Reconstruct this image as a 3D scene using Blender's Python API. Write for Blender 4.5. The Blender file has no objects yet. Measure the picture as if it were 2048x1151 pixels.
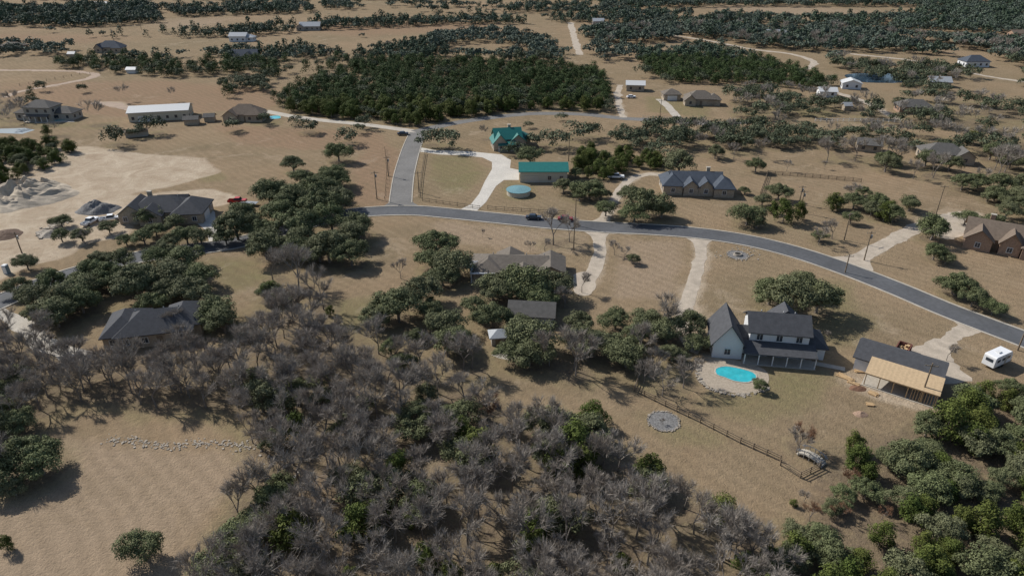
import bpy, math, random
import numpy as np
random.seed(7); rng=np.random.default_rng(7)
rad=math.radians
# ------------------------------------------------------------------ camera survey
CH=75.0; P=rad(28); F=1365.33
cP,sP=math.cos(P),math.sin(P)
def G(px,py,z=0.0):
    """ground position (metres) of a surveyed point"""
    u=(px-1024)/F; v=(575.5-py)/F
    dz=-sP+v*cP; t=-(CH-z)/dz
    return (u*t,(cP+v*sP)*t)
def depth(x,y,z=0): return y*cP+(CH-z)*sP
SC=bpy.context.scene; COL=SC.collection
cam=bpy.data.cameras.new("Camera"); cam.lens=24; cam.sensor_width=36; cam.clip_end=9000; cam.clip_start=1
co=bpy.data.objects.new("Camera",cam); COL.objects.link(co)
co.location=(0,0,CH); co.rotation_euler=(rad(62),0,0); SC.camera=co
SC.view_settings.view_transform='Standard'; SC.view_settings.look='None'; SC.view_settings.exposure=0
# light
SEL=rad(39); SH=np.array([0.83,-0.56]); SH/=np.linalg.norm(SH)
tosun=np.array([-SH[0]*math.cos(SEL),-SH[1]*math.cos(SEL),math.sin(SEL)])
from mathutils import Vector
sl=bpy.data.lights.new("Sun",'SUN'); sl.energy=5.0; sl.angle=rad(0.5); sl.color=(1,0.965,0.90)
so=bpy.data.objects.new("Sun",sl); COL.objects.link(so)
so.rotation_euler=Vector(tosun).to_track_quat('Z','Y').to_euler()
w=bpy.data.worlds.new("World"); SC.world=w; w.use_nodes=True
nt=w.node_tree; bg=nt.nodes['Background']; sky=nt.nodes.new('ShaderNodeTexSky'); sky.sky_type='NISHITA'
sky.sun_disc=False; sky.sun_elevation=SEL; sky.sun_rotation=math.atan2(tosun[0],tosun[1])
nt.links.new(sky.outputs[0],bg.inputs[0]); bg.inputs[1].default_value=0.105
# ------------------------------------------------------------------ materials
def newmat(name):
    m=bpy.data.materials.new(name); m.use_nodes=True; n=m.node_tree
    b=n.nodes['Principled BSDF']; return m,n,b
def N(n,t,**k):
    x=n.nodes.new(t)
    for a,v in k.items(): setattr(x,a,v)
    return x
def mixc(n,fac,a,b,bt='MIX'):
    x=N(n,'ShaderNodeMix',data_type='RGBA',blend_type=bt)
    for s,v in ((0,fac),(6,a),(7,b)):
        if isinstance(v,(int,float)): x.inputs[s].default_value=v
        elif isinstance(v,tuple): x.inputs[s].default_value=(*v[:3],1)
        else: n.links.new(v,x.inputs[s])
    return x.outputs[2]
def mth(n,op,a,b=0.0,clamp=False):
    x=N(n,'ShaderNodeMath',operation=op,use_clamp=clamp)
    for s,v in ((0,a),(1,b)):
        if isinstance(v,(int,float)): x.inputs[s].default_value=v
        else: n.links.new(v,x.inputs[s])
    return x.outputs[0]
def noise(n,vec,scale,detail=4,rough=.6,dist=0):
    x=N(n,'ShaderNodeTexNoise'); x.inputs['Scale'].default_value=scale; x.inputs['Detail'].default_value=detail
    x.inputs['Roughness'].default_value=rough; x.inputs['Distortion'].default_value=dist
    n.links.new(vec,x.inputs['Vector']); return x.outputs['Fac']
def contrast(n,v,lo,hi):
    x=N(n,'ShaderNodeMapRange'); n.links.new(v,x.inputs[0]); x.inputs[1].default_value=lo; x.inputs[2].default_value=hi
    return x.outputs[0]
def setspec(b,v): b.inputs['Specular IOR Level'].default_value=v
def M(name,col,rough=.85,var=.2,scale=3.0,metal=0,spec=.2,fine=True,stripe=None):
    m,n,b=newmat(name); tc=N(n,'ShaderNodeTexCoord').outputs['Object']
    f=contrast(n,noise(n,tc,scale,5),.3,.7)
    c=mixc(n,f,tuple(x*(1-var) for x in col),tuple(min(1,x*(1+var)) for x in col))
    if fine:
        f2=contrast(n,noise(n,tc,scale*9,2),.3,.7)
        c=mixc(n,f2,c,mixc(n,.25,c,(0.02,0.02,0.02)))
    if stripe:
        wv=N(n,'ShaderNodeTexWave',bands_direction=stripe[0]); wv.inputs['Scale'].default_value=stripe[1]; wv.inputs['Distortion'].default_value=stripe[3] if len(stripe)>3 else 0
        n.links.new(tc,wv.inputs['Vector'])
        c=mixc(n,mth(n,'MULTIPLY',wv.outputs['Fac'],stripe[2]),c,tuple(x*.35 for x in col))
    n.links.new(c,b.inputs['Base Color']); b.inputs['Roughness'].default_value=rough
    b.inputs['Metallic'].default_value=metal; setspec(b,spec); return m
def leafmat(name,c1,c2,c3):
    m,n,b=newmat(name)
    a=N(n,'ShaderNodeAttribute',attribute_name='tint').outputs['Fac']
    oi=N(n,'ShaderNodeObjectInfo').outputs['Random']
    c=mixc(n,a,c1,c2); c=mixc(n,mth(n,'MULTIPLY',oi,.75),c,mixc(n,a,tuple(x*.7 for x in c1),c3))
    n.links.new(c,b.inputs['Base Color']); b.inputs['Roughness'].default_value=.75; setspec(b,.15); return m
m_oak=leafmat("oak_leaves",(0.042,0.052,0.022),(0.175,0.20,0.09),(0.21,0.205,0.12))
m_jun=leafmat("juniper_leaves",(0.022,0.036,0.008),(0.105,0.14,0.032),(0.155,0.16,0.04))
m_junf=leafmat("wood_juniper_leaves",(0.020,0.036,0.012),(0.085,0.125,0.040),(0.10,0.13,0.05))  # greyer and bluer than near junipers: slight distance haze in the colour
m_oakf=leafmat("wood_oak_leaves",(0.042,0.054,0.028),(0.145,0.17,0.095),(0.15,0.165,0.11))  # woodland oaks cooled a little, thin haze painted into the leaf colour
m_hazej=leafmat("hazed_juniper_leaves",(0.035,0.055,0.036),(0.09,0.13,0.082),(0.1,0.13,0.09))  # farthest junipers: distance haze painted in as a blue-grey leaf colour
m_hazeo=leafmat("hazed_oak_leaves",(0.055,0.072,0.058),(0.13,0.16,0.12),(0.15,0.165,0.14))  # farthest oaks, likewise bluish grey from painted haze
m_twig=leafmat("bare_twigs",(0.17,0.15,0.13),(0.43,0.385,0.34),(0.42,0.36,0.30))
m_red=leafmat("russet_twigs",(0.15,0.075,0.04),(0.32,0.19,0.12),(0.33,0.19,0.12))
m_bark=M("bark",(0.22,0.19,0.165),var=.4,scale=6)
m_asph=M("asphalt",(0.105,0.108,0.115),var=.18,scale=.12)
m_asph2=M("aged_asphalt",(0.19,0.182,0.172),var=.14,scale=.15)
m_conc=M("concrete",(0.47,0.425,0.36),var=.12,scale=.3)
m_concw=M("fresh_concrete",(0.58,0.54,0.48),var=.1,scale=.2)
m_cal=M("caliche_gravel",(0.46,0.39,0.31),var=.2,scale=.4)
m_dirt=M("dirt_track",(0.37,0.275,0.205),var=.15,scale=.3)
m_glass=M("window_glass",(0.03,0.04,0.055),rough=.12,var=.1,spec=.6,fine=False)
m_white=M("white_paint",(0.74,0.74,0.73),var=.05,rough=.5)
m_trim=M("cream_trim",(0.55,0.5,0.42),var=.06)
m_wood=M("weathered_wood",(0.22,0.17,0.12),var=.3,scale=5)
m_lum=M("new_lumber",(0.58,0.40,0.22),var=.15,scale=4)
m_osb=M("plywood_sheathing",(0.56,0.41,0.25),var=.14,scale=2.5,stripe=('X',.41,.12))
m_tire=M("tyre_rubber",(0.02,0.02,0.02),var=.1); m_rim=M("wheel_rim",(0.4,0.4,0.42),rough=.35,metal=.8)
m_dark=M("dark_interior",(0.03,0.028,0.025))
m_rock=M("limestone_rock",(0.36,0.315,0.26),var=.35,scale=2)
m_gravel=M("grey_gravel",(0.19,0.185,0.18),var=.5,scale=3)
m_mound=M("excavated_soil",(0.46,0.385,0.295),var=.22,scale=.5)
m_metal=M("grey_metal",(0.35,0.36,0.37),rough=.4,metal=.5)
def shingle(name,c): return M(name,c,rough=.9,var=.18,scale=1.2,stripe=('Z',3.2,.25,1.0))
r_dark=shingle("charcoal_shingles",(0.085,0.087,0.095)); r_grey=shingle("grey_shingles",(0.14,0.132,0.123))
r_brn=shingle("brown_shingles",(0.20,0.155,0.12)); r_blue=shingle("slate_shingles",(0.085,0.10,0.125))
r_tan=shingle("tan_shingles",(0.18,0.155,0.13))
r_teal=M("teal_metal_roof",(0.02,0.19,0.17),rough=.45,var=.1,scale=1,spec=.4,stripe=('X',1.1,.35))
r_wmet=M("white_metal_roof",(0.68,0.68,0.67),rough=.45,var=.05,stripe=('X',1.1,.2))
r_gmet=M("galvanised_roof",(0.42,0.44,0.46),rough=.4,var=.1,stripe=('X',1.1,.25))
w_white=M("white_siding",(0.72,0.73,0.74),var=.04,stripe=('Z',2.2,.12)); w_stone=M("tan_limestone",(0.40,0.335,0.26),var=.25,scale=2.5)
w_brick=M("mottled_brick",(0.34,0.23,0.165),var=.3,scale=3); w_cream=M("cream_metal_siding",(0.55,0.50,0.40),var=.06,stripe=('X',1.4,.12))
w_grey=M("grey_stucco",(0.38,0.35,0.31),var=.1)
# ------------------------------------------------------------------ mesh helpers
class MB:
    def __init__(s): s.v=[]; s.f=[]; s.m=[]
    def add(s,vs,fs,mi=0):
        o=len(s.v); s.v+=[tuple(map(float,v)) for v in vs]; s.f+=[tuple(o+i for i in f) for f in fs]; s.m+=[mi]*len(fs); return s
    def box(s,c,d,rz=0,mi=0,top=(1,1),jit=0,sh=(0,0)):
        cx,cy,cz=c; hx,hy,hz=d[0]/2,d[1]/2,d[2]/2; vs=[]
        for zz,(tx,ty),o in ((-hz,(1,1),(0,0)),(hz,top,sh)):
            for a,b in ((-1,-1),(1,-1),(1,1),(-1,1)):
                x,y=a*hx*tx+o[0],b*hy*ty+o[1]
                X=x*math.cos(rz)-y*math.sin(rz); Y=x*math.sin(rz)+y*math.cos(rz)
                vs.append((cx+X+random.uniform(-jit,jit),cy+Y+random.uniform(-jit,jit),cz+zz+random.uniform(-jit,jit)))
        return s.add(vs,[(3,2,1,0),(4,5,6,7),(0,1,5,4),(1,2,6,5),(2,3,7,6),(3,0,4,7)],mi)
    def cyl(s,p0,p1,r0,r1,n=8,mi=0,cap=True):
        p0=Vector(p0);p1=Vector(p1); d=(p1-p0).normalized() if (p1-p0).length>1e-6 else Vector((0,0,1))
        a=d.orthogonal().normalized(); b=d.cross(a); vs=[]
        for p,r in ((p0,r0),(p1,r1)):
            for i in range(n):
                t=2*math.pi*i/n; vs.append(p+a*(r*math.cos(t))+b*(r*math.sin(t)))
        fs=[(i,(i+1)%n,n+(i+1)%n,n+i) for i in range(n)]
        if cap: fs+=[tuple(range(n-1,-1,-1)),tuple(range(n,2*n))]
        return s.add(vs,fs,mi)
    def prism(s,prof,axis,c,L,mi=0):
        n=len(prof); vs=[]
        for t in (-L/2,L/2):
            for a,z in prof:
                vs.append((c[0]+t,c[1]+a,z) if axis=='x' else (c[0]+a,c[1]+t,z))
        fs=[(i,(i+1)%n,n+(i+1)%n,n+i) for i in range(n)]+[tuple(range(n-1,-1,-1)),tuple(range(n,2*n))]
        return s.add(vs,fs,mi)
    def mesh(s,name,mats,bevel=0,smooth=False):
        me=bpy.data.meshes.new(name); me.from_pydata(s.v,[],s.f)
        for m in mats: me.materials.append(m)
        for p,i in zip(me.polygons,s.m): p.material_index=i
        import bmesh
        bm=bmesh.new(); bm.from_mesh(me)
        if bevel: bmesh.ops.bevel(bm,geom=bm.edges[:],offset=bevel,segments=2,affect='EDGES',clamp_overlap=True)
        bmesh.ops.recalc_face_normals(bm,faces=bm.faces[:]); bm.to_mesh(me); bm.free()
        if smooth: me.polygons.foreach_set('use_smooth',[True]*len(me.polygons))
        me.update(); return me
    def obj(s,name,mats,parent=None,loc=(0,0,0),bevel=0,smooth=False):
        return O(name,s.mesh(name,mats if isinstance(mats,(list,tuple)) else [mats],bevel,smooth),parent,loc)
def O(name,data,parent=None,loc=(0,0,0),rz=0):
    o=bpy.data.objects.new(name,data); COL.objects.link(o); o.location=loc; o.rotation_euler=(0,0,rz)
    if parent: o.parent=parent
    return o
def thing(name,label,cat,loc,rz=0,group=None,data=None):
    o=O(name,data,None,(loc[0],loc[1],loc[2] if len(loc)>2 else 0),rz); o["label"]=label; o["category"]=cat
    if group: o["group"]=group
    return o
def struct(o,k="structure"): o["kind"]=k; return o
def inpoly(X,Y,poly):
    ins=np.zeros(X.shape,bool); n=len(poly)
    for i in range(n):
        x1,y1=poly[i]; x2,y2=poly[(i+1)%n]
        if y1==y2: continue
        c=((Y>min(y1,y2))&(Y<=max(y1,y2)))&(X<(x2-x1)*(Y-y1)/(y2-y1)+x1); ins^=c
    return ins
def W(pts,z=0): return [G(a,b,z) for a,b in pts]
def smooth(pts,step=2.0,closed=False):
    p=[np.array(q,float) for q in pts]; n=len(p); out=[]
    rngi=range(n if closed else n-1)
    for i in rngi:
        if closed: a,b,c,d=p[(i-1)%n],p[i],p[(i+1)%n],p[(i+2)%n]
        else: a,b,c,d=p[max(i-1,0)],p[i],p[i+1],p[min(i+2,n-1)]
        k=max(2,int(np.linalg.norm(c-b)/step))
        for j in range(k):
            t=j/k; out.append(.5*((2*b)+(-a+c)*t+(2*a-5*b+4*c-d)*t*t+(-a+3*b-3*c+d)*t**3))
    if not closed: out.append(p[-1])
    return np.array(out)
ROADS=[]
def tang(c):
    t=np.gradient(c,axis=0); t/=np.linalg.norm(t,axis=1)[:,None]+1e-9; return np.stack([-t[:,1],t[:,0]],1)
def ribbon(name,pts,wid,z,mat,wob=0,excl=True,world=False,flare=None):
    c=smooth(pts if world else W(pts),1.2 if wob else 2.0); nn=tang(c); k=len(c)
    wl=np.full(k,wid/2.0); wr=np.full(k,wid/2.0)
    if flare:
        s=np.cumsum(np.r_[0,np.linalg.norm(np.diff(c,axis=0),axis=1)])
        for at,amt in flare:
            dd=s if at==0 else s[-1]-s
            e=amt*np.exp(-(dd/4.0)**2); wl+=e; wr+=e
    if wob:
        for a in (wl,wr):
            r=np.interp(np.arange(k),np.arange(0,k+3,3),rng.normal(0,wob,len(np.arange(0,k+3,3)))); a+=r+rng.normal(0,wob*.4,k)
    L=c+nn*wl[:,None]; R=c-nn*wr[:,None]
    b=MB(); b.add([(x,y,z) for x,y in L]+[(x,y,z) for x,y in R],[(i,k+i,k+i+1,i+1) for i in range(k-1)])
    o=struct(b.obj(name,mat))
    if excl: ROADS.append((c,wid/2+1.5))
    return c,nn
def kerb(c,nn,off,name="kerb",wd=.45,h=.14):
    k=len(c); A=c+nn*off; B=c+nn*(off+wd); b=MB()
    vs=[(x,y,0) for x,y in A]+[(x,y,h) for x,y in A]+[(x,y,h) for x,y in B]+[(x,y,0) for x,y in B]
    fs=[]
    for i in range(k-1):
        for r in range(3): fs.append((r*k+i,r*k+i+1,(r+1)*k+i+1,(r+1)*k+i))
    b.add(vs,fs); struct(b.obj(name,m_conc))
def sheet(name,pts,z,mat,sm=True,kind="structure",world=False,skirt=0,rag=0):
    q=pts if world else W(pts)
    if sm: q=smooth(q,1.0,True)
    if rag: q=[(a+random.gauss(0,rag),b_+random.gauss(0,rag)) for a,b_ in q]
    b=MB(); n=len(q); b.add([(x,y,z) for x,y in q],[tuple(range(n))])
    if skirt: b.add([(x,y,z) for x,y in q]+[(x,y,z-skirt) for x,y in q],[(i,(i+1)%n,n+(i+1)%n,n+i) for i in range(n)])
    o=b.obj(name,mat); o["kind"]=kind; return o
# ------------------------------------------------------------------ roads
main=[(-120,660),(0,603),(100,562),(200,532),(290,512),(400,497),(480,484),(560,462),(640,440),(720,425),(820,421),(900,427),(1000,437),(1100,447),(1200,454),(1300,459),(1400,467),(1500,482),(1600,507),(1700,541),(1800,580),(1900,622),(2048,678),(2250,755)]
mc,mn=ribbon("road",main,7.0,.04,m_asph); kerb(mc,mn,3.5); kerb(mc,mn,-3.95)
sc,sn=ribbon("side_road",[(800,418),(803,385),(808,350),(817,315),(826,288),(836,265)],6.6,.03,m_asph2,flare=[(0,3)])
kerb(sc[3:],sn[3:],3.3,wd=.3); kerb(sc[3:],sn[3:],-3.6,wd=.3)
ribbon("side_road",[(836,264),(760,253),(700,246),(640,240),(580,232),(530,222)],4.5,.02,m_conc,wob=.1)
ribbon("side_road",[(830,264),(880,252),(940,241),(1010,232),(1080,227),(1170,229),(1250,237),(1330,241),(1420,247),(1500,244)],5.5,.024,m_asph2,wob=.1)
CAL=[]
sheet("driveway",[(918,420),(950,425),(972,404),(992,372),(1008,360),(1038,360),(1038,340),(1020,336),(1022,320),(1003,309),(940,303),(868,300),(842,295),(836,303),(880,309),(930,311),(965,315),(984,324),(984,338),(970,362),(958,388),(942,408)],.026,m_concw,sm=False)
def cal(pts,wd,flare=None,wob=.2,mat=None,name="driveway"):
    c,nn=ribbon(name,pts,wd,.025,mat or m_cal,wob=wob,flare=flare); CAL.append(c)
cal([(1195,457),(1200,490),(1195,525),(1182,555),(1163,578)],3.4,[(0,3)])
sheet("driveway",[(1150,548),(1185,545),(1192,570),(1178,590),(1150,585)],.03,m_cal,rag=.15)
cal([(1198,452),(1215,425),(1228,400),(1243,378),(1262,358),(1300,348),(1335,352)],3.2,[(0,2)])
cal([(1398,470),(1402,500),(1396,535),(1384,575),(1372,615),(1366,650),(1380,690),(1400,700)],3.2,[(0,3.5)])
ribbon("roadside_gravel",[(1200,463),(1260,465),(1330,468),(1400,475)],2.0,.012,m_cal,wob=.4,excl=False)
sheet("driveway",[(1875,612),(1930,634),(1975,655),(1950,668),(1912,685),(1903,712),(1922,738),(1940,760),(1885,768),(1850,752),(1812,722),(1812,702),(1858,682),(1905,657),(1905,642)],.022,m_cal,rag=.22)
cal([(1700,530),(1735,508),(1790,478),(1840,452),(1895,436),(1950,428)],4.4,[(0,3)],wob=.3)
sheet("driveway",[(1850,440),(1900,425),(1945,425),(1960,445),(1930,470),(1890,478),(1850,460)],.021,m_cal,rag=.25)
sheet("driveway",[(382,418),(425,420),(432,440),(447,482),(422,490),(412,462),(390,442)],.026,m_concw)
for pts,wd in (([(10,195),(40,183),(100,172),(165,160),(190,150),(150,143),(60,141),(-60,140)],4.2),([(190,205),(230,210),(275,222)],6)):
    cal(pts,wd,wob=.5,mat=m_dirt,name="dirt_track")
for pts,wd in (([(1141,45),(1145,62),(1152,88),(1160,110)],5),([(1340,70),(1420,82),(1500,98),(1580,108),(1625,122),(1622,134),(1600,140)],4),
    ([(1700,108),(1800,118),(1880,130),(1960,150),(2060,165)],4),([(1650,180),(1720,200),(1770,225),(1800,240)],4),([(1240,170),(1236,200),(1245,235)],3.2)):
    cal(pts,wd,wob=.4,name="dirt_track")
ribbon("driveway",[(1318,198),(1335,212),(1350,228),(1356,240)],4.0,.02,m_conc,wob=.2)
ribbon("driveway",[(-60,615),(0,628),(40,645),(90,690),(180,715)],4.0,.02,m_conc,wob=.3)
ribbon("garden_path",[(1545,712),(1600,722),(1650,730),(1690,738)],1.3,.03,m_conc,wob=.05)
ribbon("garden_path",[(990,705),(1020,715),(1060,700)],1.8,.02,m_conc,wob=.1,excl=False)
m_water=M("pond_water",(0.03,0.055,0.085),rough=.15,var=.2,scale=.05,spec=.5,fine=False)
m_pool=M("pool_water",(0.04,0.40,0.46),rough=.08,var=.2,scale=.6,spec=.5,fine=False)
struct(sheet("pond",[(1690,150),(1740,146),(1800,148),(1850,152),(1845,162),(1780,166),(1715,163)],.02,m_water))
sheet("tennis_court",[(-10,258),(50,256),(70,260),(45,268),(-10,266)],.03,M("court_surface",(0.32,0.36,0.38),var=.05),sm=False)
# ------------------------------------------------------------------ houses
HC=[]
def house(px,py,yaw,wings,wall,roof,label,name="house",cat="house",near=True,porch=None,chim=None,garage=None,door=None,win=True,frame=m_white,excl=None,gal=None):
    x,y=G(px,py); T=thing(name,label,cat,(x,y,0),rad(yaw))
    wb=MB(); rb=MB(); wid=0
    for i,(cx,cy,w_,d_,h,t,rise) in enumerate(wings):
        wid=max(wid,abs(cx)+w_/2,abs(cy)+d_/2); o=.5; hh=h-.08-.003*i
        if t in('gx','gy'):
            ax='x' if t=='gx' else 'y'; s,L=(d_,w_) if ax=='x' else (w_,d_)
            wb.prism([(-s/2,0),(s/2,0),(s/2,hh),(0,h+rise-.1),(-s/2,hh)],ax,(cx,cy),L)
            sl_=rise/(s/2); e=s/2+o; th=.2
            rb.prism([(-e,h-o*sl_),(0,h+rise),(e,h-o*sl_),(e,h-o*sl_-th),(0,h+rise-th),(-e,h-o*sl_-th)],ax,(cx,cy),L+2*o)
        elif t=='hip':
            wb.box((cx,cy,hh/2),(w_,d_,hh))
            a,b_=w_/2+o,d_/2+o; z0=h-.12; z1=h+rise
            if w_>=d_: r1=(cx-(a-b_),cy,z1); r2=(cx+(a-b_),cy,z1)
            else: r1=(cx,cy-(b_-a),z1); r2=(cx,cy+(b_-a),z1)
            c4=[(cx-a,cy-b_),(cx+a,cy-b_),(cx+a,cy+b_),(cx-a,cy+b_)]
            vs=[(*c,z0) for c in c4]+[(*c,z0-.2) for c in c4]+[r1,r2]
            fs=[(0,1,5,4),(1,2,6,5),(2,3,7,6),(3,0,4,7),(7,6,5,4)]
            if w_>=d_: fs+=[(0,1,9,8),(2,3,8,9),(3,0,8),(1,2,9)]
            else: fs+=[(0,1,8),(1,2,9,8),(2,3,9),(3,0,8,9)]
            rb.add(vs,[tuple(f) for f in fs])
        elif t=='shed':
            a,b_=w_/2,d_/2; zt=h+rise
            rb.add([(cx-a,cy-b_,h),(cx+a,cy-b_,h),(cx+a,cy+b_,zt),(cx-a,cy+b_,zt),(cx-a,cy-b_,h-.18),(cx+a,cy-b_,h-.18),(cx+a,cy+b_,zt-.18),(cx-a,cy+b_,zt-.18)],
                   [(0,1,2,3),(7,6,5,4),(0,4,5,1),(1,5,6,2),(2,6,7,3),(3,7,4,0)])
            npst=max(2,int(w_/2.6)+1)
            pm=None
            for k in range(npst):
                xx=cx-a+.25+(w_-.5)*k/(npst-1)
                if pm is None: pm=MB().box((0,0,(h-.18)/2),(.18,.18,h-.18)).mesh("porch_post",[frame])
                O("porch_post",pm,T,(xx,cy-b_+.2,0))
            d=MB().box((cx,cy,.09),(w_-.1,d_-.1,.18)).obj("porch_floor",m_conc,T)
    wb.obj("wall",wall,T); R=rb.obj("roof",roof,T)
    if chim:
        for (a,b_,zt) in chim:
            MB().box((a,b_,zt/2+1),(1.1,.9,zt-2)).box((a,b_,zt+.05),(1.3,1.1,.12),mi=1).obj("chimney",[wall,m_conc],R)
    if near and len(wings)>1:
        g=wings[0]; vm=MB().cyl((0,0,-.6),(0,0,.5),.09,.09,6).cyl((0,0,.5),(0,0,.6),.16,.05,6).mesh("vent_pipe",[m_metal])
        for q in(-.28,.1,.3): O("vent_pipe",vm,R,(g[0]+q*g[2],g[1]+.18*g[3],g[4]+g[6]*.62))
    def inside(px_,py_,skip):
        for j,g in enumerate(wings):
            if j!=skip and g[5]!='shed' and abs(px_-g[0])<g[2]/2+.3 and abs(py_-g[1])<g[3]/2+.3: return True
        return False
    wm=None; fm=None
    if win:
        b=MB().box((0,0,0),(1.1,.08,1.25)); wm=b.mesh("window",[m_glass])
        f=MB()
        for dx in(-.6,.6): f.box((dx,-.03,0),(.1,.12,1.45))
        for dz in(-.68,.68): f.box((0,-.035,dz),(1.3,.13,.1))
        f.box((0,-.045,0),(.05,.06,1.2)); fm=f.mesh("frame",[frame])
        for i,g in enumerate(wings):
            cx,cy,w_,d_,h,t,rise=g
            if t=='shed': continue
            for st in range(1,1+int(h//2.7)):
                zc=1.6+(st-1)*2.8
                for side in range(4):
                    L=w_ if side%2==0 else d_
                    k=max(1,int(L/3.4))
                    for q in range(k):
                        s=-L/2+L*(q+.5)/k
                        if side==0: X,Y,rz=cx+s,cy-d_/2-.03,0
                        elif side==1: X,Y,rz=cx+w_/2+.03,cy+s,math.pi/2
                        elif side==2: X,Y,rz=cx+s,cy+d_/2+.03,math.pi
                        else: X,Y,rz=cx-w_/2-.03,cy+s,-math.pi/2
                        if inside(X,Y,i): continue
                        if side==2 and near is False: continue
                        if st==1 and ((door and side==0 and abs(X-door[0])<1.4 and abs(Y-door[1])<1.5) or (garage and math.hypot(X-garage[0],Y-garage[1])<3.2)): continue
                        wo=O("window",wm,T,(X,Y,zc),rz)
                        if near: O("frame",fm,wo,(0,0,0))
    if door:
        D=MB().box((0,0,1.1),(1.1,.1,2.2)).obj("door",m_wood,T,(door[0],door[1]-.03,0))
        if near: MB().box((.38,-.08,1.05),(.06,.08,.16)).obj("handle",m_metal,D)
    if garage:
        gx,gy,gr=garage; b=MB()
        b.box((0,0,1.15),(4.6,.1,2.3))
        for zz in(.05,.6,1.15,1.7,2.25): b.box((0,-.06,zz),(4.5,.03,.04))
        D=b.obj("garage_door",frame,T,(gx,gy,0)); D.rotation_euler=(0,0,rad(gr))
    HC.append((x,y,wid*.9 if excl is None else excl)); return T
house(328,432,6,[(0,0,15,9.5,3.2,'hip',3.2),(-6.5,-1,7,9,3.2,'gy',2.6),(-1,-5.2,6,4,3.2,'gy',2.2),(9,-1.5,8,11,3.2,'hip',2.8),(2,5,8,4,3,'gx',1.8)],w_stone,r_dark,"stone house with charcoal roof beside bare building dirt",garage=(13.1,-2.5,90),door=(3.5,-4.8),chim=[(-3,1.5,7.2)])
house(322,668,14,[(0,0,14,9,3.1,'hip',3.0),(-6,1,7,10,3.1,'hip',2.6),(5,2,7,9,3.1,'hip',2.6)],w_stone,r_dark,"beige house with dark grey hip roof among bare trees",door=(1,-4.5))
house(1035,543,-3,[(0,0,21.5,8,2.7,'hip',1.8),(-7,-1.2,6.5,8.5,2.7,'hip',1.7),(8,-.6,6.5,8.5,2.7,'gy',1.5),(-2,3.3,6,4,2.7,'gy',1.5),(1.5,-4.3,5,3,2.7,'gy',1.2)],w_stone,r_tan,"ranch house with brownish grey roof behind live oaks",door=(-2,-4.2),garage=(11.35,-2,90))
house(966,558,2,[(0,0,6,4,2.5,'shed',.5),(0,3.2,5.9,2.2,2.7,'gx',.7)],w_stone,r_wmet,"white metal patio cover on posts beside ranch house",name="patio_cover",cat="patio",win=False)
house(1064,636,-6,[(0,0,9.3,6,2.6,'gx',1.7)],w_white,r_grey,"small outbuilding with grey shingle gable roof under oaks",name="outbuilding",cat="outbuilding",door=(-2,-3.0))
FH=house(1548,706,-9,[(0,2,11,7,5.8,'gx',2.3),(0,-3.3,13.5,3.4,2.6,'shed',1.0),(-9.6,1.0,5.6,8.6,3.7,'gy',3.9),(-6,1.6,4.4,5,3.3,'gx',1.8),(7,2.2,4,6.5,2.9,'hip',1.4),(2,5.6,5,3,5.6,'gy',2.2)],w_white,r_dark,"white two storey farmhouse with dark roof and long porch",door=(-1,-1.5),chim=[])
def workshop():
    T=house(1790,752,-36,[(0,1.5,14,7.5,3.2,'gx',1.7)],w_white,r_dark,"white workshop with grey roof and unfinished plywood lean-to",name="workshop",cat="workshop",door=(-4,-2.25))
    b=MB(); x0,x1=-4.5,7.6; y0,y1=-6.6,-1.6
    z0,z1=2.75,3.65
    b.add([(x0,y0,z0),(x1,y0,z0),(x1,y1,z1),(x0,y1,z1),(x0,y0,z0-.15),(x1,y0,z0-.15),(x1,y1,z1-.15),(x0,y1,z1-.15)],[(0,1,2,3),(7,6,5,4),(0,4,5,1),(1,5,6,2),(2,6,7,3),(3,7,4,0)])
    b.obj("plywood_roof",m_osb,T)
    pm=MB().box((0,0,1.3),(.16,.16,2.6)).mesh("post",[m_lum])
    for k in range(6): O("post",pm,T,(x0+.3+(x1-x0-.6)*k/5,y0+.3,0))
    MB().box((1.5,y0+.3,2.5),(11.6,.12,.28)).obj("beam",m_lum,T)
    b=MB()
    for k in range(9): b.box((3.4+k*.45,y0+.35,1.2),(.09,.14,2.3))
    b.box((5.3,y0+.35,.08),(4.0,.15,.1)); b.obj("stud_wall",m_lum,T)
    MB().box((1.5,-4.1,.06),(12.2,5.2,.12)).obj("slab",m_conc,T)
workshop()
house(1086,356,0,[(0,0,15.5,9,4.0,'gx',1.6)],w_cream,r_teal,"cream metal barn with teal roof beside concrete drive",name="barn",cat="barn",garage=(-4,-4.56,0),frame=m_trim)
house(1014,292,10,[(0,0,10,8,4.2,'gx',3.0),(-3.5,-2,5,8,3.4,'gy',2.8),(3.5,-1,6,7,3.2,'gy',2.4),(6,2,6,6,3,'hip',2.2),(-1,-6,7,3,2.5,'shed',.8)],w_stone,r_teal,"tan stone house with bright teal metal gables",door=(0,-4),chim=[(1,1,8)])
house(1388,380,-4,[(0,1,16,8.5,3.2,'gx',2.8),(-7.5,0,6,10,3.2,'hip',2.6),(-2,-3.5,4.5,4,3.2,'gy',1.9),(2.6,-3.5,4.5,4,3.2,'gy',1.9),(8,-2,6,9,3.1,'hip',2.4)],w_stone,r_blue,"stone house with slate blue roof and twin front gables",door=(.3,-3.3),chim=[(4,2,7.0)])
house(2005,492,-32,[(0,0,18,9,3.4,'gx',3.2),(-6,-4.5,6,5,3.4,'gy',2.4),(1,-4.5,4.5,4,3.6,'gy',2.6),(7,-4.5,7,6,3.3,'hip',2.4)],w_brick,r_brn,"brick and stone house with brown roof by gravel drive",door=(-2.2,-4.5),chim=[(-4,1.5,7.6)])
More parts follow.
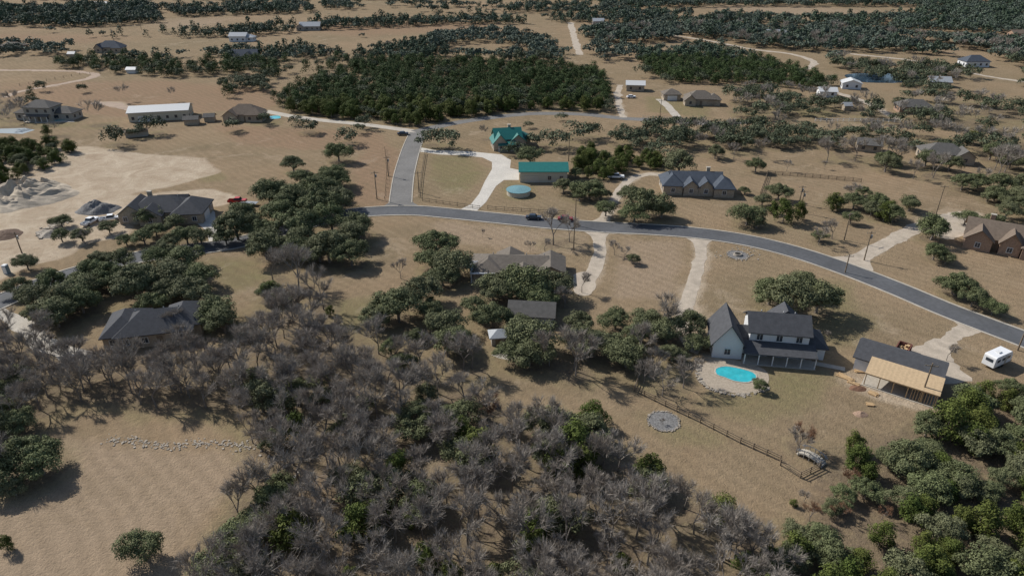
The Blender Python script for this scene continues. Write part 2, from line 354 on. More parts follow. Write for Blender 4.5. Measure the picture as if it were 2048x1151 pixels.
house(325,235,14,[(0,0,24,12,4.2,'gx',1.5)],w_cream,r_wmet,"long tan metal building with white roof by pasture",name="metal_building",cat="barn",near=False,garage=(-6,-6.06,0),frame=m_white)
house(494,238,0,[(0,0,14,9,3.2,'hip',3.4),(-5,-3,6,6,3,'gy',2.2),(5,-2,7,7,3.2,'hip',2.5)],w_stone,r_brn,"ranch house with brownish grey roof and small pool",near=False,door=(1,-4.5))
house(92,238,-4,[(0,0,12,8,6,'hip',2.4),(-8,1,7,7,3.2,'hip',2),(9,2,9,7,3.2,'hip',2.2),(0,-5,11,2.8,2.6,'shed',.5)],w_grey,r_grey,"two storey grey house with swimming pool and low wings",near=False,door=(0,-4))
house(385,248,10,[(0,0,5.5,4,2.6,'gx',1)],w_stone,r_grey,"small tan garden shed beside pasture",name="shed",cat="shed",near=False)
house(421,242,10,[(0,0,4,4,2.4,'gx',1)],w_stone,r_grey,"small tan garden shed beside pasture",name="shed",cat="shed",near=False)
house(275,272,20,[(0,0,8,3.5,2.4,'gx',.6)],w_grey,r_brn,"low dark open shed under oaks",name="shed",cat="shed",near=False)
house(225,103,0,[(0,0,15,9,3.4,'hip',3.6),(-6,-3,5,6,3.2,'gy',2.4),(6,-2,6,8,3.2,'hip',2.4)],w_stone,r_blue,"new stone house with slate blue hip roof in pasture",near=False)
house(490,120,4,[(0,0,17,9,3.2,'gx',3.2),(-5,-4,6,4,3.2,'gy',2.4),(4,-4,6,4,3.2,'gy',2.6)],w_white,r_blue,"house with dark blue roof behind junipers",near=False)
house(480,82,0,[(0,0,12,9,4,'gx',2),(8,0,6,7,3,'hip',1.6)],w_white,r_gmet,"pale house with light metal roof in open field",near=False)
house(622,60,3,[(0,0,16,9,3.6,'gx',2.6),(-7,-3,6,6,3.2,'gy',2.2)],w_grey,r_gmet,"grey house with metal gable roof beside field",near=False)
house(266,146,0,[(0,0,5,4,2.4,'gx',1)],w_white,r_wmet,"tiny white shed in open pasture",name="shed",cat="shed",near=False)
house(146,114,0,[(0,0,4,3,2.4,'gx',1)],w_stone,r_gmet,"tiny tan shed in open pasture",name="shed",cat="shed",near=False)
house(205,14,0,[(0,0,14,8,3.2,'gx',2)],w_grey,r_gmet,"distant grey barn among trees",name="barn",cat="barn",near=False)
house(1398,207,-5,[(0,0,13,9,3.2,'hip',3),(-5,-3,5,6,3,'gy',2.2),(6,-1,6,7,3,'hip',2.2)],w_stone,r_tan,"tan stone house with light brown hip roof",near=False,door=(0,-4.5))
house(1341,198,0,[(0,0,8,7,3,'hip',2)],w_stone,r_tan,"detached tan garage with hip roof",name="garage",cat="garage",near=False,garage=(0,-3.56,0))
house(1270,180,-8,[(0,0,9,7,3.4,'gx',1.4)],w_stone,r_wmet,"pale metal workshop building at wood edge",name="barn",cat="barn",near=False)
house(1652,192,-8,[(0,0,8,6,3,'gx',1.4)],w_white,r_wmet,"white shed with pale blue roof among oaks",name="barn",cat="barn",near=False)
house(1700,176,-14,[(0,0,9,7,3.2,'gy',1.6)],w_white,r_wmet,"white metal barn near pond",name="barn",cat="barn",near=False)
house(1692,220,0,[(0,0,3,3,2.6,'gx',1)],w_stone,r_gmet,"tiny tan pump shed in pasture",name="shed",cat="shed",near=False)
house(1880,318,-12,[(0,0,14,9,3.2,'hip',2.8),(6,-3,6,6,3,'gy',2.2)],w_stone,r_grey,"grey roofed house half hidden by bare trees",near=False)
house(1825,224,-10,[(0,0,14,8,3.2,'hip',2.6)],w_brick,r_grey,"brick house with grey roof behind oaks",near=False)
house(1945,132,0,[(0,0,14,9,3.4,'hip',3)],w_white,r_blue,"white house with slate roof beyond pond",near=False)
house(1875,172,-10,[(0,0,10,7,3,'gx',2)],w_stone,r_gmet,"tan house with pale metal roof near pond",near=False)
house(1550,74,0,[(0,0,14,8,3.4,'gx',2)],w_grey,r_gmet,"distant grey barn among trees",name="barn",cat="barn",near=False)
house(1196,50,0,[(0,0,9,7,3.6,'gx',1.8)],w_grey,r_gmet,"distant grey barn at field edge",name="barn",cat="barn",near=False)
house(1735,300,-20,[(0,0,8,6,3,'gx',1.6)],w_stone,r_grey,"tan shed with grey roof among bare trees",name="shed",cat="shed",near=False)
house(2040,74,0,[(0,0,16,8,3.2,'gx',2)],w_brick,r_brn,"distant brick house with brown roof",near=False)
house(30,100,0,[(0,0,14,8,3.2,'hip',2)],w_stone,r_tan,"distant tan house in pasture",near=False)
house(995,684,8,[(0,0,2.6,2.6,2.2,'hip',.9)],w_grey,r_gmet,"small grey playhouse under oak",name="shed",cat="shed",win=False,door=(0,-1.35))
# ------------------------------------------------------------------ pools
sheet("pool_deck",[(1398,735),(1420,722),(1455,718),(1505,728),(1535,745),(1532,772),(1490,786),(1440,780),(1402,762)],.05,w_stone,skirt=.05)
def pool(pts,label,deck=True):
    q=smooth(W(pts),.7,True); c=q.mean(0); b=MB(); n=len(q)
    T=thing("swimming_pool",label,"pool",(c[0],c[1],0)); q=q-c; q2=q*1.07
    b.add([(x,y,.09) for x,y in q]+[],[tuple(range(n))]); b.obj("water",m_pool,T)
    b=MB(); b.add([(x,y,.13) for x,y in q]+[(x,y,.13) for x,y in q2]+[(x,y,0) for x,y in q]+[(x,y,0) for x,y in q2],
      [(i,(i+1)%n,n+(i+1)%n,n+i) for i in range(n)]+[(i,(i+1)%n,2*n+(i+1)%n,2*n+i) for i in range(n)]+[(n+i,n+(i+1)%n,3*n+(i+1)%n,3*n+i) for i in range(n)])
    b.obj("coping",m_conc,T)
pool([(1432,738),(1450,733),(1478,737),(1505,745),(1512,755),(1496,764),(1470,762),(1448,754),(1434,749)],"freeform turquoise swimming pool with pale stone coping")
sheet("pool_deck",[(60,238),(140,236),(150,244),(70,247)],.03,m_conc,sm=False)
pool([(80,240),(125,237),(130,241),(85,244)],"blue swimming pool beside two storey house")
pool([(540,233),(558,232),(560,237),(542,238)],"small blue swimming pool beside ranch house")
HC.append((*G(1470,752),9)); HC.append((*G(100,240),10)); HC.append((*G(1770,156),0))
x,y=G(1037,388); T=thing("water_tank","round cream water tank with teal conical cover","tank",(x,y,0)); HC.append((x,y,7))
b=MB(); b.cyl((0,0,0),(0,0,1.5),3.7,3.7,32); b.obj("tank_wall",w_cream,T)
b=MB(); b.cyl((0,0,1.5),(0,0,1.62),3.9,3.9,32); b.cyl((0,0,1.62),(0,0,2.0),3.75,.3,32); b.obj("cover",M("blue_cover",(0.16,0.30,0.33),rough=.5),T)
# ------------------------------------------------------------------ mounds
from mathutils import noise as mnoise
def heap(name,px,py,rx,ry,h,mat,label,rz=0):
    x,y=G(px,py); T=thing(name,label,"mound",(x,y,0),rz); b=MB(); nr,na=16,44; vs=[(0,0,h)]; so=random.random()*50
    for i in range(1,nr+1):
        for j in range(na):
            r=i/nr; t=2*math.pi*j/na; k=1+.2*mnoise.noise((math.cos(t)*1.5+so,math.sin(t)*1.5,0))
            X=r*rx*math.cos(t)*k; Y=r*ry*math.sin(t)*k
            nz=mnoise.fractal((X*.3+so,Y*.3,0),1,2,5)
            z=max(-.05,h*(1-r)**1.0*(1+.45*nz)+.2*nz*(1-r))if i<nr else -.05
            vs.append((X,Y,z))
    fs=[(0,1+j,1+(j+1)%na) for j in range(na)]
    for i in range(nr-1):
        for j in range(na): a=1+i*na+j; c=1+i*na+(j+1)%na; fs.append((a,a+na,c+na,c))
    b.add(vs,fs); b.obj(name+"_surface",mat,T); HC.append((x,y,max(rx,ry)))
heap("dirt_mound",50,392,16,11,5.5,m_mound,"large pale mound of excavated soil")
heap("dirt_mound",92,378,8,6,3.2,m_mound,"pale mound of excavated soil beside larger mound")
heap("dirt_mound",5,412,9,6,2.6,m_mound,"low pale heap of excavated soil")
heap("gravel_pile",196,420,6.5,4.5,3.2,m_gravel,"grey gravel pile beside charcoal roofed house")
heap("dirt_mound",105,468,4,3,1.2,m_rock,"low heap of pale limestone rubble")
heap("dirt_mound",8,470,5,4,1.0,M("dark_soil",(0.10,0.06,0.04)),"low dark soil heap on building site")
heap("brick_pile",1722,828,1.3,1.0,.6,w_brick,"small pile of salvaged bricks on lawn")
heap("dirt_mound",1715,776,1.6,1.0,.5,M("brown_soil",(0.2,0.11,0.07)),"small brown soil heap near workshop")
def stones(name,pts,n,s,spread,label=None,closed=False,mat=m_rock,world=False):
    c=smooth(pts if world else W(pts),.5,closed); b=MB()
    for i in range(n):
        p=c[random.randrange(len(c))]; k=s*random.uniform(.3,1.3)
        b.box((p[0]+random.gauss(0,spread),p[1]+random.gauss(0,spread),k*.12),(k,k*random.uniform(.6,1),k*.38),random.uniform(0,3),jit=k*.12)
    o=b.obj(name,mat); o["kind"]="stuff"; o["label"]=label or "scattered pale limestone rocks"; o["category"]="rocks"; return o
stones("creek_stones",[(215,876),(240,884),(262,880),(290,889),(320,886),(350,893),(380,885),(410,890),(440,884),(480,892),(520,893)],320,.3,.55)
stones("creek_stones",[(530,890),(560,930),(620,960)],40,.35,.9)
stones("garden_stones",[(1398,730),(1402,765),(1440,783),(1490,790),(1535,775)],150,.5,.2)
stones("rubble",[(90,470),(105,455),(125,445)],120,1.0,1.2)
stones("rubble",[(930,840),(1000,860)],25,.4,1.5)
def ringbed(px,py,r,label,inner=m_gravel):
    x,y=G(px,py); T=thing("stone_bed",label,"garden bed",(x,y,0)); HC.append((x,y,r+1))
    q=[(r*(1+.05*math.sin(3*t))*math.cos(t),r*math.sin(t)) for t in np.linspace(0,2*math.pi,40)[:-1]]
    MB().add([(a,b_,.06) for a,b_ in q],[tuple(range(len(q)))]).obj("gravel",inner,T)
    b=MB()
    for i in range(64):
        t=2*math.pi*i/64; rr=r+random.uniform(-.05,.25); b.box((rr*math.cos(t),rr*math.sin(t),.06),(random.uniform(.15,.4),.2,.18),t+random.uniform(-.7,.7),jit=.06)
    b.obj("stone_border",m_rock,T); return T
T=ringbed(1327,842,2.6,"round gravel bed ringed with pale stones and small tree")
T=ringbed(1475,510,2.6,"round stone bed with central fire pit beside road")
b=MB(); b.cyl((0,0,0),(0,0,.5),1.1,1.0,16); b.cyl((0,0,.5),(0,0,.52),.75,.75,16,mi=1); b.obj("fire_pit",[m_rock,m_dark],T)
x0,y0=G(1475,508); 
stones("fire_pit_rocks",[(x0-5,y0-1),(x0+4,y0+3),(x0+2,y0-3)],45,.4,1.0,world=True,closed=True)
# ------------------------------------------------------------------ fences
def fence(name,pts,label,h=1.3,gap=2.4,rails=3,mat=m_wood,pw=.14,wire=False):
    q=W(pts); T=thing(name,label,"fence",(q[0][0],q[0][1],0)); o=np.array(q[0])
    pm=MB().box((0,0,h/2),(pw,pw,h)).mesh("post",[mat]); rb=MB()
    P_=[np.array(a)-o for a in q]; cnt=0
    for a,b_ in zip(P_[:-1],P_[1:]):
        L=np.linalg.norm(b_-a); k=max(1,int(round(L/gap))); ang=math.atan2(*(b_-a)[::-1])
        for i in range(k+1 if (b_ is P_[-1]) else k):
            p=a+(b_-a)*i/k
            if cnt<100: O("post",pm,T,(p[0],p[1],0)); cnt+=1
        for r in range(rails):
            z=h*(r+.7)/rails-.05; m=(a+b_)/2
            rb.box((m[0],m[1],z),(L,.02 if wire else .07,.02 if wire else .13),ang)
    rb.obj("rail",mat,T)
fence("rail_fence",[(1285,738),(1268,782),(1330,812),(1400,845),(1480,886),(1560,922)],"weathered brown wooden rail fence crossing the lawn",mat=m_wood)
fence("rail_fence",[(1560,930),(1600,955),(1640,935)],"short wooden rail fence around footbridge corner")
fence("pipe_fence",[(845,402),(900,410),(960,418)],"low dark pipe fence along the road verge",h=1.2,rails=2,pw=.1)
fence("pipe_fence",[(975,418),(1060,424),(1130,428)],"low dark pipe fence along the road verge",h=1.2,rails=2,pw=.1)
fence("pipe_fence",[(838,395),(843,350),(850,308)],"dark pipe fence beside side road",h=1.2,rails=2,pw=.08)
fence("rail_fence",[(1535,348),(1640,356),(1722,364)],"brown wooden corral fence in dry pasture",rails=3)
fence("rail_fence",[(1535,348),(1520,390)],"brown wooden corral fence in dry pasture",rails=3)
fence("white_fence",[(1630,243),(1720,243),(1800,245)],"long white rail fence beyond oaks",mat=m_white,rails=2,h=1.5)
fence("white_fence",[(1285,237),(1350,240),(1420,246)],"pale rail fence beside lane",mat=m_trim,rails=2,h=1.3)
fence("wire_fence",[(40,172),(160,150),(300,143),(420,150)],"thin wire pasture fence",rails=2,wire=True,gap=5,h=1.3)
fence("wire_fence",[(770,300),(774,345),(770,400)],"thin wire pasture fence",rails=2,wire=True,gap=4,h=1.3)
x,y=G(1622,918); T=thing("footbridge","small grey arched wooden footbridge beside fence","footbridge",(x,y,0),rad(-50)); b=MB()
for i in range(12):
    t=math.pi*(i+.5)/12; b.box((-1.9*math.cos(t),0,.1+.75*math.sin(t)),(.5,1.6,.07))
b.obj("deck",m_trim,T)
for s in(-1,1):
    b=MB()
    for i in range(12):
        t=math.pi*(i+.5)/12; b.box((-1.9*math.cos(t),s*.85,.95+.7*math.sin(t)),(.55,.09,.09))
    for i in range(5):
        X=-1.8+i*.9; b.box((X,s*.85,.8),(.09,.09,1.5))
    b.obj("handrail",m_metal,T)
HC.append((x,y,3.5))
# ------------------------------------------------------------------ poles
def pole(px,py,h=9,arm=True,tr=False,label="brown wooden utility pole with crossarm"):
    x,y=G(px,py); T=thing("utility_pole",label,"utility pole",(x,y,0),random.uniform(-.6,.6),group="utility poles along the roads")
    MB().cyl((0,0,0),(0,0,h),.17,.11,8).obj("pole",m_wood,T)
    if arm:
        b=MB().box((0,0,h-.6),(2.2,.1,.12))
        for s in(-1,-.35,.35,1): b.cyl((s,0,h-.55),(s,0,h-.3),.05,.04,6,mi=1)
        b.obj("crossarm",[m_wood,m_metal],T)
    if tr: MB().cyl((.35,0,h-2.0),(.35,0,h-1.1),.24,.24,10).obj("transformer",m_metal,T)
for a in [(754,398,9),(777,352,7),(1137,322,8),(1150,450,8),(1147,500,7),(1598,408,6),(1600,425,7),(1688,480,8),(1728,520,8),(1872,428,9),(1840,800,8),(44,506,6),(838,385,7),(700,50,10),(228,84,9),(283,60,9),(1320,230,7),(2035,700,7),(1690,545,5)]:
    pole(*a,tr=random.random()<.4)
# ------------------------------------------------------------------ vehicles
def paint(name,c): return M(name,c,rough=.3,var=.03,spec=.5,fine=False)
p_w=paint("white_car_paint",(0.75,0.75,0.75)); p_r=paint("red_car_paint",(0.45,0.03,0.025)); p_d=paint("dark_car_paint",(0.03,0.04,0.06)); p_m=paint("maroon_car_paint",(0.22,0.03,0.03))
def wheels(T,xs,half,r=.38):
    wm=MB().cyl((0,-.13,0),(0,.13,0),r,r,16).mesh("wheel",[m_tire]); rm=MB().cyl((0,-.15,0),(0,.15,0),r*.55,r*.55,10).mesh("rim",[m_rim])
    for xx in xs:
        for s in(-1,1):
            wo=O("wheel",wm,T,(xx,s*half,r)); O("rim",rm,wo)
def car(px,py,yaw,p,label,kind="car"):
    x,y=G(px,py); T=thing("pickup_truck" if kind=="pickup" else "parked_car",label,"pickup truck" if kind=="pickup" else "car",(x,y,.05),rad(yaw))
    if kind=="pickup":
        b=MB(); b.box((1.95,0,.85),(1.5,1.9,.6),top=(.94,.94)); b.box((.15,0,.85),(2.2,1.95,.62))
        b.box((-1.85,0,.55),(1.95,1.9,.15))
        for s in(-1,1): b.box((-1.85,s*.9,.85),(1.95,.14,.6))
        b.box((-2.76,0,.85),(.1,1.9,.58)); b.obj("body",p,T,bevel=.05)
        MB().box((.1,0,1.45),(2.1,1.7,.62),top=(.72,.86)).obj("cab_window",m_glass,T); MB().box((.1,0,1.79),(1.5,1.45,.07)).obj("cab_roof",p,T,bevel=.02)
        wheels(T,(-1.75,1.75),.86,.42); L=2.72
    else:
        b=MB(); b.box((0,0,.65),(4.5,1.8,.62),top=(.96,.92)); b.obj("body",p,T,bevel=.09)
        MB().box((-.25,0,1.18),(2.6,1.6,.5),top=(.62,.82)).obj("cab_window",m_glass,T); MB().box((-.25,0,1.45),(1.6,1.3,.06)).obj("cab_roof",p,T,bevel=.02)
        wheels(T,(-1.35,1.4),.82,.34); L=2.24
    for s in(-1,1):
        MB().box((L,s*.65,.8),(.08,.35,.18)).obj("headlight",m_white,T); MB().box((-L-.05,s*.75,.8),(.08,.22,.2)).obj("taillight",p_r,T)
    return T
car(182,447,80,p_w,"white pickup truck parked on building site dirt","pickup")
car(222,441,20,p_w,"white pickup truck parked beside gravel pile","pickup")
car(1232,357,-5,p_w,"white pickup truck parked on gravel near oaks","pickup")
car(1067,438,-4,p_d,"dark blue car driving on the asphalt road")
car(1131,441,-4,p_m,"dark red car parked behind bare tree by road")
car(806,270,10,p_d,"dark car on the lane junction")
car(476,406,2,p_r,"red pickup truck hitched to flatbed trailer","pickup")
car(1262,196,10,p_w,"white car parked near distant workshop")
x,y=G(498,410); T=thing("flatbed_trailer","black flatbed trailer behind red truck","trailer",(x,y,.05),rad(-8))
MB().box((0,0,.75),(5.5,2.2,.15)).box((-3.3,0,.7),(1.3,.15,.12)).obj("deck",m_metal,T); wheels(T,(-.5,.5),1.0,.36)
x,y=G(1990,728); T=thing("camper_trailer","white travel trailer parked on dry grass","camper",(x,y,0),rad(28))
b=MB(); b.prism([(-2.9,.6),(2.6,.6),(2.9,1.2),(2.7,2.3),(2.2,2.95),(-2.7,2.95),(-2.9,2.7)],'x',(0,0),2.3)
for i,v in enumerate(b.v): b.v[i]=(v[1],-v[0],v[2])
b.obj("body",p_w,T,bevel=.06)
for xx in(-1.8,-.2,1.5):
    MB().box((xx,-1.17,1.95),(.9,.05,.55)).obj("window",m_glass,T)
    MB().box((xx,1.17,1.95),(.8,.05,.5)).obj("window",m_glass,T)
MB().box((-2.93,0,2.0),(.05,1.3,.6)).obj("window",m_glass,T)
MB().box((.6,-1.18,1.6),(.6,.05,1.8)).obj("door",m_trim,T)
MB().box((-.5,0,3.05),(.9,.8,.25)).obj("air_conditioner",m_white,T,bevel=.04)
wm=MB().cyl((0,-.13,0),(0,.13,0),.36,.36,14).mesh("wheel",[m_tire])
for s in(-1,1):
    for xx in(-.6,.3): O("wheel",wm,T,(xx,s*1.0,.36))
MB().box((3.4,0,.55),(1.4,.15,.12)).obj("hitch",m_metal,T); HC.append((x,y,4))
x,y=G(1802,708); T=thing("dumpster","rusty red open dumpster with debris beside workshop","dumpster",(x,y,0),rad(50)); b=MB()
b.box((0,0,.15),(5,2.2,.2))
for s in(-1,1): b.box((0,s*1.1,.85),(5,.1,1.4)); b.box((s*2.5,0,.85),(.1,2.2,1.38))
for k in range(7):
    for s in(-1,1): b.box((-2.3+k*.77,s*1.2,.85),(.1,.1,1.3))
b.obj("bin",M("rusty_red",(0.24,0.10,0.08),var=.3),T)
b=MB()
for k in range(22): b.box((random.uniform(-2.2,2.2),random.uniform(-.8,.8),random.uniform(.6,1.4)),(random.uniform(.4,1.3),random.uniform(.2,.6),.15),random.uniform(0,3),jit=.1)
b.obj("debris",m_lum,T)
for (a,b_,ln,n) in [(1688,757,3,5),(1705,768,2,3),(1745,790,1.5,5),(1742,812,1.2,4),(1722,745,2,4)]:
    x,y=G(a,b_); q=random.uniform(-1,0); T=thing("lumber_pile","small pile of new lumber boards on lawn","lumber",(x,y,0),q,group="lumber piles by workshop"); bb=MB()
    for i in range(n*3): bb.box((random.uniform(-.2,.2),(i%n)*.24,.05+.09*(i//n)),(ln,.18,.07),random.uniform(-.12,.12))
    bb.obj("boards",m_lum,T)
x,y=G(15,546); T=thing("portable_toilet","blue grey portable toilet on building site","toilet",(x,y,0)); MB().box((0,0,1.1),(1.1,1.1,2.2),top=(.96,.96)).obj("cabin",paint("blue_plastic",(0.1,0.2,0.28)),T,bevel=.04)
MB().box((0,0,2.27),(1.2,1.2,.12),top=(.7,.7)).obj("roof",m_white,T); MB().box((0,-.57,1.05),(.8,.04,1.9)).obj("door",m_white,T)
# ------------------------------------------------------------------ tree prototypes
def leafquads(C,R,npl,size,rg,squash=.8,normout=1.1,jag=.25):
    nl=len(C); idx=np.repeat(np.arange(nl),npl); n=len(idx)
    d=rg.normal(size=(n,3)); d/=np.linalg.norm(d,axis=1)[:,None]
    d[:,2]=np.where(rg.random(n)<.6,np.abs(d[:,2]),d[:,2])
    r=R[idx]*(1-.5*rg.random(n)**2+jag*(rg.random(n)-.4))
    p=C[idx]+d*r[:,None]*np.array([1,1,squash])
    nm=d*normout+rg.normal(size=(n,3))*.5+np.array([0,0,.25]); nm/=np.linalg.norm(nm,axis=1)[:,None]
    a=np.cross(nm,rg.normal(size=(n,3))); a/=np.linalg.norm(a,axis=1)[:,None]; b=np.cross(nm,a)
    s=size*rg.uniform(.55,1.3,n)[:,None]; a=a*s; b=b*s*rg.uniform(.5,.9,n)[:,None]
    Q=np.stack([p-a-b*.4,p-b,p+a*.9+b*.3,p+b],1)
    lt=rg.uniform(-.18,.18,nl)[idx]; t=np.clip(.45+lt+rg.uniform(-.28,.28,n)+.22*d[:,2],0,1)  # lobe tops paler, undersides darker: light from above painted into the tint
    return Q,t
def oak_lobes(rg,k=30,R=4.5,H=7):
    C=[];Rr=[]
    off=rg.uniform(-.8,.8,2)
    for i in range(k):
        a=rg.uniform(0,2*math.pi); rr=R*.82*math.sqrt(rg.random()); e=1+.2*math.sin(2*a+off[0])+.12*math.sin(3*a+off[1]*4)
        z=2.0+(H-3.2)*(1-(rr/R)**2*.85)*rg.uniform(.45,1.0)+rg.uniform(-.3,.3)
        C.append((rr*math.cos(a)*e,rr*math.sin(a)*e,z)); Rr.append(rg.uniform(.75,1.5))
    return np.array(C),np.array(Rr)
def jun_lobes(rg,k=22,R=2.6,H=5.2):
    C=[];Rr=[]
    for i in range(k):
        z=rg.uniform(.7,H-.7); m=R*(1-((z/H)**2.2))*.8+.15; a=rg.uniform(0,6.28); rr=m*math.sqrt(rg.random())
        C.append((rr*math.cos(a),rr*math.sin(a),z)); Rr.append(rg.uniform(.55,1.05))
    return np.array(C),np.array(Rr)
def quadmesh(name,Q,t,mat):
    n=len(Q); me=bpy.data.meshes.new(name); me.vertices.add(n*4); me.vertices.foreach_set('co',Q.reshape(-1).astype(np.float32))
    me.loops.add(n*4); me.loops.foreach_set('vertex_index',np.arange(n*4,dtype=np.int32))
    me.polygons.add(n); me.polygons.foreach_set('loop_start',np.arange(0,n*4,4,dtype=np.int32))
    try: me.polygons.foreach_set('loop_total',np.full(n,4,dtype=np.int32))
    except Exception: pass
    at=me.attributes.new('tint','FLOAT','POINT'); at.data.foreach_set('value',np.repeat(t,4).astype(np.float32))
    me.materials.append(mat); me.update(calc_edges=True); return me
def limbs(targets,base_h,r0,rg):
    b=MB(); b.cyl((0,0,-.2),(rg.uniform(-.2,.2),rg.uniform(-.2,.2),base_h),r0,r0*.75,7)
    for c in targets:
        m=Vector((c[0]*.45,c[1]*.45,base_h+(c[2]-base_h)*.6)); b.cyl((0,0,base_h*.85),m,r0*.5,r0*.3,5); b.cyl(m,c,r0*.3,r0*.1,5)
    return b
def bare(rg,H=9,tw=14,wid=.02,levels=4):
    b=MB(); tq=[]; tt=[]
    def rec(p,d,L,r,lv):
        q=p+d*L; b.cyl(p,q,r,r*.66,5 if lv<2 else 4,cap=False)
        if lv>=2:
            for _ in range(tw if lv>=levels-1 else tw//3):
                s=p+(q-p)*rg.uniform(.1,1); dd=(d+Vector(rg.normal(0,.5,3))+Vector((0,0,.25))).normalized(); l=rg.uniform(.4,1.3)
                a=dd.cross(Vector(rg.normal(0,1,3))).normalized()*wid; e=s+dd*l
                tq.append((s-a,s+a,e+a*.3,e-a*.3)); tt.append(rg.uniform(.1,1))
        if lv>=levels: return
        k=rg.integers(3,5) if lv<2 else 3
        for i in range(k):
            a=rg.uniform(0,6.28); sp=.58 if lv==0 else .5
            o=Vector((math.cos(a),math.sin(a),0))*sp+Vector(rg.normal(0,.12,3))
            nd=(d*.85+o+Vector((0,0,.15))).normalized()
            rec(q if i else q,nd,L*rg.uniform(.62,.85),r*.6,lv+1)
    rec(Vector((0,0,-.1)),Vector((rg.normal(0,.06),rg.normal(0,.06),1)).normalized(),H*.29,H*.018,0)
    return b,np.array([[tuple(v) for v in q] for q in tq]),np.array(tt)
PR={'o':[],'j':[],'b':[],'r':[]}; REF={'o':(9.0,7.0),'j':(5.4,5.2),'b':(8.0,9.0),'r':(8.0,9.0)}
for i in range(8):
    rg=np.random.default_rng(100+i); C,R=oak_lobes(rg,40+i*2)
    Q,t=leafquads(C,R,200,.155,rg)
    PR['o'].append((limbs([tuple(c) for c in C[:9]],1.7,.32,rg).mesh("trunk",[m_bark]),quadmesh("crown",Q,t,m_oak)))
for i in range(6):
    rg=np.random.default_rng(200+i); C,R=jun_lobes(rg,26)
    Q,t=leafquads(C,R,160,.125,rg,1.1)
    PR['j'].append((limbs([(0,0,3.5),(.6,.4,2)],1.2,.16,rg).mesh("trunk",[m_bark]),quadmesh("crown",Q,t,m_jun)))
for i in range(8):
    rg=np.random.default_rng(300+i); b,Q,t=bare(rg,tw=15); PR['b'].append((b.mesh("trunk",[m_bark]),quadmesh("crown",Q,t,m_twig)))
PR['r']=[(PR['b'][i][0],None) for i in range(2)]
for i in range(2):
    me=PR['b'][i][1].copy(); me.materials.clear(); me.materials.append(m_red); PR['r'][i]=(PR['b'][i][0],me)
LAB={'o':("oak_tree","live oak with broad lumpy olive green crown"),'j':("juniper_tree","dense dark green juniper with rounded crown"),
     'b':("bare_tree","leafless grey brown tree with fine twigs"),'r':("russet_tree","leafless tree with reddish brown twigs")}
LOW={}
for key,kinds in (('mid',(18,40,.30)),('far',(10,16,.60))):
    k,npl,sz=kinds; LOW[key]={}
    L=[]
    for i in range(6):
        rg=np.random.default_rng(400+i); C,R=oak_lobes(rg,k+4); L.append(leafquads(C,R*1.25,npl,sz,rg))
    LOW[key]['o']=L; L=[]
    for i in range(6):
        rg=np.random.default_rng(500+i); C,R=jun_lobes(rg,k); L.append(leafquads(C,R*1.25,npl,sz*.68,rg,1.1))
    LOW[key]['j']=L; L=[]
    for i in range(4):
        rg=np.random.default_rng(600+i); b,Q,t=bare(rg,tw=10 if key=='mid' else 6,wid=.04 if key=='mid' else .07,levels=3)
        L.append((Q,t))
    LOW[key]['b']=L; LOW[key]['r']=L
